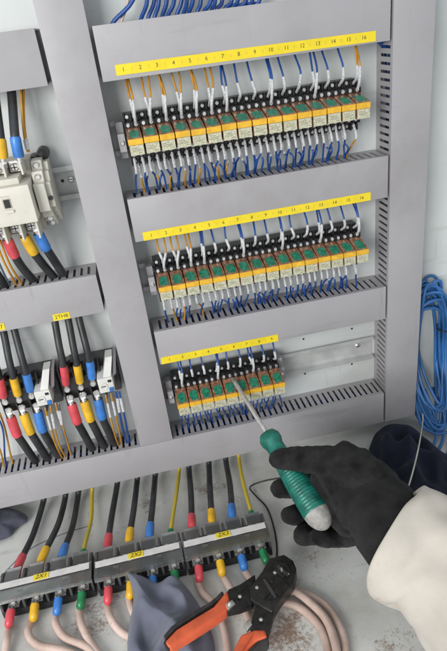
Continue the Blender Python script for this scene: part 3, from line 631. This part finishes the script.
# black supply cables from the long duct down into the blocks
feed = [[('r', (45, 488), (43, 503), (33, 535)), ('y', (66, 484), (65, 499), (58, 525)), ('b', (79, 481), (78, 496), (73, 525)), ('g', (92, 478), (92, 493), (91, 520))],
        [('r', (118, 472), (117, 486), (112, 515)), ('y', (138, 468), (137, 482), (134, 508)), ('b', (156, 464), (155, 478), (153, 502)), ('g', (178, 459), (179, 472), (176, 496))],
        [('r', (188, 457), (189, 470), (191, 495)), ('y', (208, 453), (209, 466), (210, 490)), ('b', (225, 449), (226, 462), (230, 485)), ('g', (238, 446), (239, 459), (243, 482))]]
for bi in range(3):
    for k, (c, a, bq, mid) in enumerate(feed[bi]):
        cx, zb, zf = POLE[(bi, k)]; e = fl(cx, zb + 0.006, 0.018)
        s = P(*a, 0.020); q = P(*bq, 0.024); m_ = F(*mid, 0.055) if False else None
        # middle: on the pixel ray, part way out from the panel
        zm = 0.024 + (e.z - 0.024) * 0.42; m1 = P(*mid, zm)
        pre = m1.lerp(e, 0.74) + Vector((0, 0.005, 0.001))
        earth = c == 'g'
        pts = [s + Vector((0, 0.02, -0.006)), s, q, m1, pre, e]
        code = BL[bi][2]
        cable(pts, 0.0025 if earth else 0.0039, 'earth_cable' if earth else 'cable_black', c,
              ('yellow-green earth wire with green sleeve at the back of block %s' % code) if earth else ('black cable with %s sleeve entering the back of block %s' % (SL[c][1], code)),
              'cables between the long duct and the terminal blocks', 0.77 if not earth else 0.85, lug_dir=(0, -0.35, 1), lug_l=0.009, sr=1.34 if not earth else 1.5)
# pale outgoing cables in front of the blocks
out = [[('r', [(9, 625), (7, 640), (5, 660), (3, 700)]), ('y', [(34, 617), (28, 632), (38, 645), (68, 652), (100, 672)]), ('b', [(56, 610), (56, 624), (66, 638), (88, 648), (105, 668)]), ('g', [(79, 603), (81, 622), (90, 642), (104, 662)])],
       [('r', [(107, 602), (110, 616), (120, 631), (138, 641), (160, 655), (175, 675)]), ('y', [(129, 597), (133, 612), (146, 630), (162, 655), (168, 690)]), ('b', [(152, 590), (154, 605), (160, 625), (175, 660), (178, 690)]), ('g', [(174, 583), (176, 600), (182, 625), (192, 655), (195, 690)])],
       [('r', [(197, 578), (202, 592), (213, 603), (222, 622), (227, 650), (224, 690)]), ('y', [(221, 572), (229, 586), (240, 602), (250, 625), (247, 655), (240, 690)]), ('b', [(243, 566), (250, 578), (266, 592), (300, 592), (326, 606), (341, 630), (346, 655), (348, 700)]), ('g', [(266, 556), (274, 570), (285, 584), (306, 599), (325, 618), (334, 640), (337, 660), (336, 700)])]]
for bi in range(3):
    for k, (c, px) in enumerate(out[bi]):
        cx, zb, zf = POLE[(bi, k)]; e = fl(cx, zf + 0.0045, 0.0175); r_ = 0.0042
        pts = [F(a, b2, r_ + 0.0006 + (0.004 if i in (1,) else 0) + (0.006 if (bi == 2 and k == 3 and i >= 3) else 0)) for i, (a, b2) in enumerate(px)][::-1]
        # sleeve end: straight out of the block, dropping to the floor
        sl_end = pts[-1]; pre = fl(cx + (sl_end.x - cx) * 0.35, zf + 0.017, 0.0135)
        path = pts + [pre, e]
        code = BL[bi][2]
        cable(path, r_, 'pink_cable', c, 'pale pink cable with %s sleeve leaving the front of block %s' % (SL[c][1], code), 'pale pink outgoing cables',
              1 - 1.25 / (len(path) - 1), name='outgoing_cable', lug_dir=(0, -0.25, -1), lug_l=0.009, sr=1.16)
# third strand of the loop on the floor
lp = [F(258, 612, .0045), F(275, 603, .0045), F(296, 606, .0045), F(316, 622, .0045), F(326, 642, .0045), F(328, 665, .0045), F(322, 700, .0045)]
tag(MB().tube(smooth_path(lp, 7), 0.0042, 12).build('outgoing_cable', 'pink_cable', None, tuple(lp[0]), smooth=1.2), 'pale pink cable looping on the floor from under the crimping tool', 'cable', 'pale pink outgoing cables')

# ------------------------------------------------------------------ coil of blue cable beside the upright duct
cl = empty('cable_coil', (0.354, -FLH, 0.04), 'coil of blue cable standing on the floor against the upright duct', 'cable coil')
yt = P(430, 282, 0.02).y; yb = -FLH + 0.004
for k in range(16):
    cx = 0.3600 + J(0.006); a = 0.0170 + 0.0012 * k + J(0.003); top = yt - 0.003 * k * (1 if k % 2 else 0.4); bot = yb + 0.004 + (0.012 * random.random() if k % 4 else 0.045)
    cy = (top + bot) / 2; bb = (top - bot) / 2; pts = []
    for i in range(36):
        t = 2 * math.pi * i / 36; ct_, st_ = math.cos(t), math.sin(t)
        x = cx + a * math.copysign(abs(ct_) ** 0.75, ct_) + 0.003 * math.sin(2 * t + k * 2.1); yy = cy + bb * math.copysign(abs(st_) ** 0.9, st_)
        low = max(0, (cy - yy) / bb); z = 0.006 + 0.0032 * (k % 5) + 0.045 * low ** 2 + 0.003 * math.sin(3 * t + k * 1.7)
        pts.append(Vector((max(x, 0.3352 + 0.0008 * (k % 3)), yy, z)))
    pts.append(pts[0]); part(MB().tube(pts, 0.0021, 8), 'strand', 'coil_blue', cl, smooth=1.2)
for k in range(4):                                   # loose ends spreading over the floor
    x = 0.356 + 0.012 * k
    pts = [Vector((x, -FLH + 0.06, 0.02)), Vector((x + 0.004, -FLH + 0.025, 0.045)), Vector((x - 0.012, -FLH + 0.006, 0.075)), Vector((x - 0.045 - J(.01), -FLH + 0.003, 0.085 + 0.008 * k)), Vector((x - 0.085 - J(.015), -FLH + 0.003, 0.070 + 0.012 * k))]
    part(MB().tube(smooth_path(pts, 6), 0.0021, 8), 'strand', 'coil_blue', cl, smooth=1.2)
for py in (328, 372):
    p = P(443, py, .014); part(MB().tube([Vector((p.x + 0.008 * math.cos(t), p.y, 0.0135 + 0.0115 * math.sin(t))) for t in [i * math.pi / 6 for i in range(13)]], 0.0009, 6), 'cable_tie', 'wire_black', cl, smooth=1.2)
lw = [P(424, 404, .03), P(423, 414, .045), P(422.5, 424, .06), F(419, 445, .066), F(415, 463, .074), F(411, 478, .072), F(406, 494, .062)]
wire(lw, 0.0009, 'wire_white', 'thin pale wire hanging from the blue coil over the navy cloth', None)

# ------------------------------------------------------------------ cloths
def cloth(name, rim, peak, m, label, cat, folds, seed, rings=16, seg=72, th=0.0016, bulge=0.6, amp=0.006):
    """crumpled cloth: rim points on what it lies on, raised middle, ridges running across it"""
    rim = smooth_path([Vector(p) for p in rim] + [Vector(rim[0])], 8)[:-1]; n = len(rim); c = Vector(peak)
    mb = MB(); vs = [c]; fs = []
    for i in range(1, rings + 1):
        t = i / rings
        for k in range(n):
            q = c.lerp(rim[k], t); hgt = (c.y - rim[k].y) * (1 - t)
            base = rim[k].y + (c.y - rim[k].y) * (1 - t ** (1 + bulge * 2))
            q.y = base
            f = 0
            for (dx, dz, ph, wl, am) in folds:
                sx = (q.x * dx + q.z * dz) / wl * 2 * math.pi + ph + 2.6 * noise.noise(Vector((q.x * 16 + seed, q.z * 16, 0)))
                f += am * (1 - 2 * math.sqrt(math.sin(sx / 2) ** 2 + 0.02))
            f += amp * noise.noise(Vector((q.x * 30 + seed, q.z * 30, seed))) + amp * 0.35 * noise.noise(Vector((q.x * 90, q.z * 90, seed)))
            edge = min(1, (1 - t) * 2.2) ** 1.3
            q.y += f * edge + (0.0015 if t < 1 else 0)
            q.y = max(q.y, -FLH + 0.001)
            vs.append(q)
    for k in range(n): fs.append((0, 1 + (k + 1) % n, 1 + k))
    for i in range(rings - 1):
        for k in range(n):
            a = 1 + i * n + k; b2 = 1 + i * n + (k + 1) % n; fs.append((a, b2, b2 + n, a + n))
    mb.add(vs, fs); ob = mb.build(name, m, None, (c.x, -FLH, c.z), smooth=4)
    bm = bmesh.new(); bm.from_mesh(ob.data); bmesh.ops.recalc_face_normals(bm, faces=bm.faces); bm.to_mesh(ob.data); bm.free()
    md = ob.modifiers.new('smooth', 'SMOOTH'); md.factor = 0.5; md.iterations = 5
    md = ob.modifiers.new('solid', 'SOLIDIFY'); md.thickness = th; md.offset = -1
    md = ob.modifiers.new('sub', 'SUBSURF'); md.levels = 1; md.render_levels = 1
    return tag(ob, label, cat)
rim = [F(127, 572, .027), F(142, 576, .026), F(158, 583, .021), F(172, 575, .026), F(186, 586, .018), F(199, 604, .008), F(208, 622, .005), F(216, 648, .004), F(212, 690, .003), F(170, 708, .003), F(132, 690, .003), F(127, 650, .004), F(129, 625, .006), F(133, 598, .014)]
cloth('rag', rim, F(163, 612, .036), 'rag_cloth', 'slate grey rag crumpled against the middle terminal block under the crimper', 'rag', [(0.95, 0.30, 1.2, 0.050, 0.011), (0.75, -0.6, 2.0, 0.030, 0.006), (0.3, 0.9, 0.5, 0.05, 0.004)], 5, rings=34, amp=0.008)
rim = [F(374, 434, .026), F(368, 450, .014), F(367, 466, .004), F(360, 486, .003), F(362, 508, .003), F(392, 525, .003), F(430, 532, .003), F(470, 524, .003), F(482, 490, .003), F(462, 466, .004), F(446, 455, .010), F(430, 443, .026), F(414, 428, .034), F(400, 424, .034), F(386, 425, .034)]
cloth('navy_cloth', rim, F(408, 456, .052), 'navy_cloth', 'dark navy cloth heaped on the floor under the upright duct', 'cloth', [(0.75, -0.6, 0.3, 0.05, 0.011), (0.9, 0.5, 1.0, 0.032, 0.008)], 11, rings=28, amp=0.014)
rim = [F(-30, 513, .004), F(-10, 508, .01), F(8, 508, .012), F(20, 511, .010), F(28, 516, .006), F(28, 523, .003), F(17, 529, .003), F(12, 537, .003), F(0, 542, .003), F(-20, 546, .003), F(-34, 535, .003)]
cloth('work_glove', rim, F(-2, 521, .026), 'glove_cloth', 'slate grey cloth glove lying on the floor below the long duct', 'glove', [(0.9, 0.5, 0.3, 0.035, 0.004)], 23)

# ------------------------------------------------------------------ crimping tool lying over cables and rag
def KH(x, y):                                        # resting height of the tool's upper face
    return 0.030 + max(0, 250 - x) * 0.00034
def K(x, y, lift=0.0): return F(x, y, KH(x, y) + lift)
ctool = empty('crimping_tool', F(270, 585, 0), 'crimping tool with black head and orange grips lying on cables and rag', 'crimper')
def tool(poly, name, m, lift, th, bev, par=None):
    return part(MB().slab([K(x, y, lift) for x, y in poly], (0, -th, 0)), name, m, par or ctool, bevel=bev, smooth=0.7, segs=3)
head = tool([(262, 571), (269, 558), (284, 554), (293, 560), (296.5, 568), (294, 581), (280, 599), (272, 612), (261, 606), (250, 599), (249, 588)], 'head', 'tool_black', 0.004, 0.015, 0.002)
tool([(255, 574), (252, 604), (239, 609), (227, 611.5), (222.5, 600), (228.5, 589), (240, 584)], 'arm', 'tool_black', 0.001, 0.009, 0.0013)
tool([(257, 602), (275, 609), (268, 634), (250, 629), (252.5, 616)], 'arm', 'tool_black', 0.001, 0.009, 0.0013)
g1 = [(227, 589), (229.5, 600), (226.5, 611), (214, 620), (190, 635), (169, 648), (164.5, 641), (176, 629), (200, 614), (213.5, 606), (220, 598)]
grip = tool(g1, 'grip', 'grip_orange', 0.003, 0.0125, 0.0032)
tool([(222, 590.5), (224, 593), (217.5, 600), (199, 612), (176, 627), (165.5, 639), (163, 636), (171, 626), (196, 609.5), (212, 600.5)], 'grip_inlay', 'grip_dark', 0.0025, 0.0105, 0.0015)
tool([(166.5, 638.5), (169, 649), (166.5, 650), (163, 642)], 'grip_end', 'grip_dark', 0.0015, 0.014, 0.001)
g2 = [(241, 634), (254, 629.5), (265, 629), (267.5, 637), (256, 640.5), (248, 648), (241, 660), (234, 678), (226, 690), (218, 682), (228, 662), (235, 646)]
tool(g2, 'grip', 'grip_orange', 0.003, 0.0125, 0.0032)
tool([(268.5, 636), (257, 641.5), (249.5, 649), (243, 661), (236, 679), (239, 680), (247, 662), (253, 652), (260, 645), (267, 641)], 'grip_inlay', 'grip_dark', 0.0015, 0.015, 0.001)
tool([(225.5, 604), (232, 599.5), (235.5, 603.5), (228, 609.5)], 'bracket', 'steel', 0.0035, 0.004, 0.0006)
tool([(243.5, 624), (248.5, 619), (252.5, 624), (247, 631)], 'bracket', 'steel', 0.0035, 0.004, 0.0006)
for a, b2, r_ in [(285, 565, .0030), (263, 594, .0030), (275, 573, .0019), (257, 588, .0019), (240, 597, .0019), (261, 620, .0019), (288, 574, .0017), (272, 582, .0022), (230, 603.5, .0018), (281, 590, .0024), (270, 602, .0022)]:
    q = K(a, b2, 0.0038); part(MB().lathe(q, (0, 1, 0), [(0, r_), (0.0012, r_), (0.0016, r_ * 0.6)], 10), 'rivet', 'tool_black' if r_ > .002 else 'steel', ctool, smooth=0.6)
for poly in ([(276, 561), (287, 563), (291, 571), (283, 577), (274, 570)], [(264, 577), (272, 590), (264, 599), (256, 592)], [(278, 584), (286, 580), (288, 585), (279, 596), (274, 592)]):
    tool(poly, 'jaw_plate', 'tool_black', 0.0058, 0.003, 0.0007)
for jx in range(4): tool([(277 + 2.6 * jx, 565.5 + 2.2 * jx), (279 + 2.6 * jx, 564.5 + 2.2 * jx), (281 + 2.6 * jx, 568 + 2.2 * jx), (279 + 2.6 * jx, 569.5 + 2.2 * jx)], 'jaw_tooth', 'steel' if jx == 1 else 'grip_dark', 0.0068, 0.0015, 0.0002)
tool([(262.5, 579), (265, 578), (277, 596), (274.5, 597.5)], 'jaw_slot', 'grip_dark', 0.0062, 0.003, 0.0004)

# ------------------------------------------------------------------ screwdriver and the gloved hand
T = P(232, 378, 0.0440); E = P(327, 529, 0.235); ax = (E - T); LEN = ax.length; ax.normalize()
def proj(p):
    v = RP.transposed() @ (Vector(p) - CAM); return 223.5 + v.x / -v.z * FPX
hs = next(s for s in [i * 0.001 for i in range(300)] if proj(T + ax * s) >= 266.5)     # where the handle begins
sd = empty('screwdriver', T, 'screwdriver with steel shaft and ribbed green handle held in the black glove', 'screwdriver')
part(MB().lathe(T, ax, [(0, 0.0012), (0.002, 0.0026), (0.010, 0.0029), (hs + 0.006, 0.0029)], 14), 'shaft', 'steel', sd, smooth=0.6)
HL = LEN - hs; R0 = 0.0152
prof = [(0, 0.0075), (0.001, 0.0100), (0.006, 0.0128), (0.012, 0.0128), (0.018, 0.0105), (0.026, 0.0108)]
n = 21
for i in range(n):
    s = 0.030 + (HL * 0.84 - 0.030) * i / n; q = i / n; r_ = 0.0115 + (R0 - 0.0115) * math.sin(min(1, q * 1.25) * math.pi / 2)
    st = (HL * 0.84 - 0.030) / n; prof += [(s, r_ - 0.0004), (s + st * 0.3, r_), (s + st * 0.8, r_), (s + st * 0.95, r_ - 0.0004)]
part(MB().lathe(T + ax * hs, ax, prof, 24), 'handle', 'handle_green', sd, smooth=0.9)
b0 = HL * 0.835; Lc = HL - b0
part(MB().lathe(T + ax * hs, ax, [(b0, R0 - 0.0008)] + [(b0 + Lc * math.sin(t), (R0 - 0.0004) * math.cos(t)) for t in [k * 0.17 for k in range(9)]] + [(HL, 0.001)], 24), 'end_cap', 'handle_cap', sd, smooth=0.9)

person = empty('person', P(372, 520, 0.235), 'person reaching in with black knit glove and cream sleeve, gripping the screwdriver', 'person')
def capsule(mb, a, ra, b2, rb):
    a = Vector(a); b2 = Vector(b2); d = b2 - a; L = d.length; d.normalize(); pr = []
    for k in range(5): t = math.pi / 2 * (1 - k / 4.0); pr.append((-ra * math.sin(t), max(ra * math.cos(t), 1e-4)))
    for k in range(5): t = math.pi / 2 * k / 4.0; pr.append((L + rb * math.sin(t), max(rb * math.cos(t), 1e-4)))
    mb.lathe(a, d, pr, 14)
def chain(mb, pts):
    for (a, ra), (b2, rb) in zip(pts, pts[1:]): capsule(mb, a, ra, b2, rb)
gl = MB(); A = lambda x, y, z, r: (P(x, y, z), r)
WR = A(388, 508, .252, .031)
chain(gl, [WR, A(348, 462, .190, .0170), A(314, 482, .152, .0130), A(290, 488, .158, .0118), A(279, 488.5, .168, .0106)])      # index, under the handle
chain(gl, [WR, A(353, 486, .203, .0165), A(324, 507, .166, .0130), A(301, 515, .176, .0120), A(290, 515, .186, .0110)])      # middle
chain(gl, [WR, A(357, 508, .216, .0155), A(334, 526, .184, .0124), A(314, 534, .196, .0120), A(303, 535.5, .206, .0112)])    # ring
chain(gl, [WR, A(364, 528, .230, .0145), A(346, 537, .208, .0118), A(330, 538, .210, .0108), A(318, 537, .217, .0100)])      # little finger
chain(gl, [WR, A(360, 474, .218, .0220), A(330, 461, .196, .0165), A(300, 459, .178, .0138), A(279, 459.5, .163, .0114)])    # thumb, over the handle
capsule(gl, P(350, 490, .205), .020, P(366, 515, .226), .024); capsule(gl, P(332, 476, .184), .015, P(352, 508, .212), .018)
capsule(gl, P(326, 466, .182), .014, P(345, 458, .188), .016); capsule(gl, P(358, 466, .208), .020, P(384, 500, .245), .026)
capsule(gl, P(341, 500, .204), .016, P(366, 530, .232), .020); capsule(gl, P(334, 490, .192), .014, P(346, 518, .212), .015)
capsule(gl, P(322, 482, .196), .0130, P(347, 520, .228), .0170); capsule(gl, P(330, 472, .200), .015, P(356, 512, .236), .020)
capsule(gl, P(345, 452, .194), .012, P(375, 478, .232), .018)
glove = part(gl, 'glove', 'glove_knit', person, smooth=4)
md = glove.modifiers.new('remesh', 'REMESH'); md.mode = 'VOXEL'; md.voxel_size = 0.0015; md.use_smooth_shade = True
md = glove.modifiers.new('smooth', 'SMOOTH'); md.factor = 0.5; md.iterations = 7
tx = bpy.data.textures.new('wrinkle', 'CLOUDS'); tx.noise_scale = 0.012; tx.noise_depth = 2
md = glove.modifiers.new('wrinkles', 'DISPLACE'); md.texture = tx; md.strength = 0.0034; md.mid_level = 0.5; md.texture_coords = 'GLOBAL'
# ribbed cuff of the glove, under the sleeve
def ringloft(mb, rings, seg=40, cap=False, ridge=None, shift=None):
    vs = []; fs = []
    for i, (c, u, v) in enumerate(rings):
        for k in range(seg):
            t = 2 * math.pi * k / seg; f = ridge(i, t) if ridge else 1.0
            q = c + (u * math.cos(t) + v * math.sin(t)) * f
            if shift: q = q + v.cross(u).normalized() * shift(i, t)
            vs.append(q)
    for i in range(len(rings) - 1):
        for k in range(seg):
            k2 = (k + 1) % seg; fs.append((i * seg + k, i * seg + k2, (i + 1) * seg + k2, (i + 1) * seg + k))
    mb.add(vs, fs); return mb
def frame(c, d, a, b2, roll=0.0):
    d = d.normalized(); tocam = (CAM - c).normalized(); u = d.cross(tocam).normalized(); v = u.cross(d).normalized()
    return (c, u * a, v * b2)
S0 = P(389, 537, .292); S1 = S0 + RP @ Vector((0.78, -0.48, 0.44)) * 0.08; S2 = S1 + RP @ Vector((0.46, -0.62, 0.72)) * 0.22
axis0 = P(360, 488, .214); cp = smooth_path([axis0, axis0.lerp(S0, 0.55) + Vector((0.004, 0.004, 0)), S0 + (S1 - S0) * 0.1, S0 + (S1 - S0) * 0.45], 6); rings = []
for i, c in enumerate(cp):
    t = i / (len(cp) - 1); k = 0.0375 + 0.0010 * math.sin(i * 2.6) - 0.006 * t
    rings.append(frame(c, cp[min(i + 1, len(cp) - 1)] - cp[max(i - 1, 0)], k, k * 0.74))
part(ringloft(MB(), rings, 48, ridge=lambda i, t: 1 + 0.012 * math.sin(t * 22)), 'glove_cuff', 'cuff_knit', person, smooth=4)
# sleeve
rings = []
cl_ = smooth_path([S0 - (S1 - S0) * 0.02, S0, S1, S2], 16)
for i, c in enumerate(cl_[15:]):
    t = i / (len(cl_) - 16); d = (cl_[min(len(cl_) - 1, i + 17)] - cl_[i + 14])
    a = 0.0510 + 0.002 * math.sin(t * 9 + 0.4) + 0.016 * t; b2 = 0.043 + 0.012 * t
    if i == 0: a *= 0.97; b2 *= 0.97
    rings.append(frame(c, d, a, b2))
def crease(x): return 1 - 2 * math.sqrt(math.sin(x) ** 2 + 0.03)
def fold(i, t): return 1 + (0.050 * crease(2.0 * t + i * 0.17 + 0.6 * math.sin(i * 0.4)) + 0.032 * crease(3.5 * t - i * 0.26 + 2)) * min(1, i / 6) + 0.022 * math.sin(2.0 * t + i * 0.32) + 0.022 * math.sin(5 * t - i * 0.30 + 1) * min(1, i / 4) + 0.016 * math.sin(9 * t + i * 0.2) * min(1, i / 6) + 0.06 * noise.noise(Vector((math.cos(t) * 1.6, math.sin(t) * 1.6, i * 0.16)))
def cuff_spot(i, f, g):
    c, u, v = rings[i]; u = -u if u.y > 0 else u; return tuple(W(c + u * f + v * g))
scuff(MATS['cream_cloth'], (0.46, 0.40, 0.33), 0.35, 16)
mix_stain(MATS['cream_cloth'], [(cuff_spot(1, 0.85, 0.4), 0.030, 0.40), (cuff_spot(5, 0.9, 0.3), 0.035, 0.32), (cuff_spot(8, 0.2, 1.0), 0.03, 0.12)], (0.38, 0.27, 0.17), 0.6, 120)
slv = part(ringloft(MB(), rings, 64, ridge=lambda i, t: fold(i, t) * (0.988 if i == 3 else 1.0), shift=lambda i, t: 0.011 * math.cos(t) ** 4 * max(0, 1 - i / 7.0)), 'sleeve', 'cream_cloth', person, smooth=4)
md = slv.modifiers.new('solid', 'SOLIDIFY'); md.thickness = 0.0022; md.offset = -1
md = slv.modifiers.new('sub', 'SUBSURF'); md.levels = 1; md.render_levels = 1

# thin black lead from beside the glove down to the crimper
bw = [F(300, 470, .03), F(283, 477, .022), F(264, 481, .012), F(250, 487, .006), F(256, 496, .003), F(267, 508, .002), F(274, 528, .002), F(277, 548, .002), F(276, 566, .002)]
wire(bw, 0.0011, 'wire_black', 'thin black lead curving over the floor between the glove and block 2X3', None)
# hair-thin grey line drawn across the floor by the left block
wire([F(0, 577, .001), F(27, 551, .001), F(60, 535, .001), F(92, 525, .001)], 0.0004, 'wire_grey', 'hair-thin grey line straight across the floor by block 2X1', None)
sw = [P(312, 432, .03), F(317, 440, .012), F(322, 444, .004)]
# ------------------------------------------------------------------ crumbs of rusty dirt
mb = MB()
pat = [(95, 622, 10, 90), (112, 592, 9, 60), (290, 632, 22, 200), (285, 575, 10, 70), (205, 485, 26, 120), (395, 640, 14, 50), (320, 560, 24, 40), (150, 505, 22, 50), (135, 485, 12, 20), (250, 612, 14, 60)]
for px, py, sp, n in pat:
    for k in range(n):
        x = random.gauss(px, sp * 0.5); y = random.gauss(py, sp * 0.55)
        q = F(x, y, 0.0002); r_ = random.uniform(0.0002, 0.0007)
        if q.z < 0.002: continue
        a = random.random() * 6
        mb.add([q + Vector((r_ * math.cos(a), 0, r_ * math.sin(a))), q + Vector((r_ * math.cos(a + 2.1), 0, r_ * math.sin(a + 2.1))), q + Vector((r_ * math.cos(a + 4.2), 0, r_ * math.sin(a + 4.2))), q + Vector((0, r_ * 0.45, 0))], [(0, 1, 2), (0, 3, 1), (1, 3, 2), (2, 3, 0)])
cr = mb.build('dirt_crumbs', 'crumb', None, (0, -FLH, 0.1)); tag(cr, 'rust brown crumbs of dirt scattered on the cabinet floor', 'dirt', None, 'stuff')
for ob in list(bpy.data.objects):
    for key in ('_c', '_o'):
        if key in ob: del ob[key]
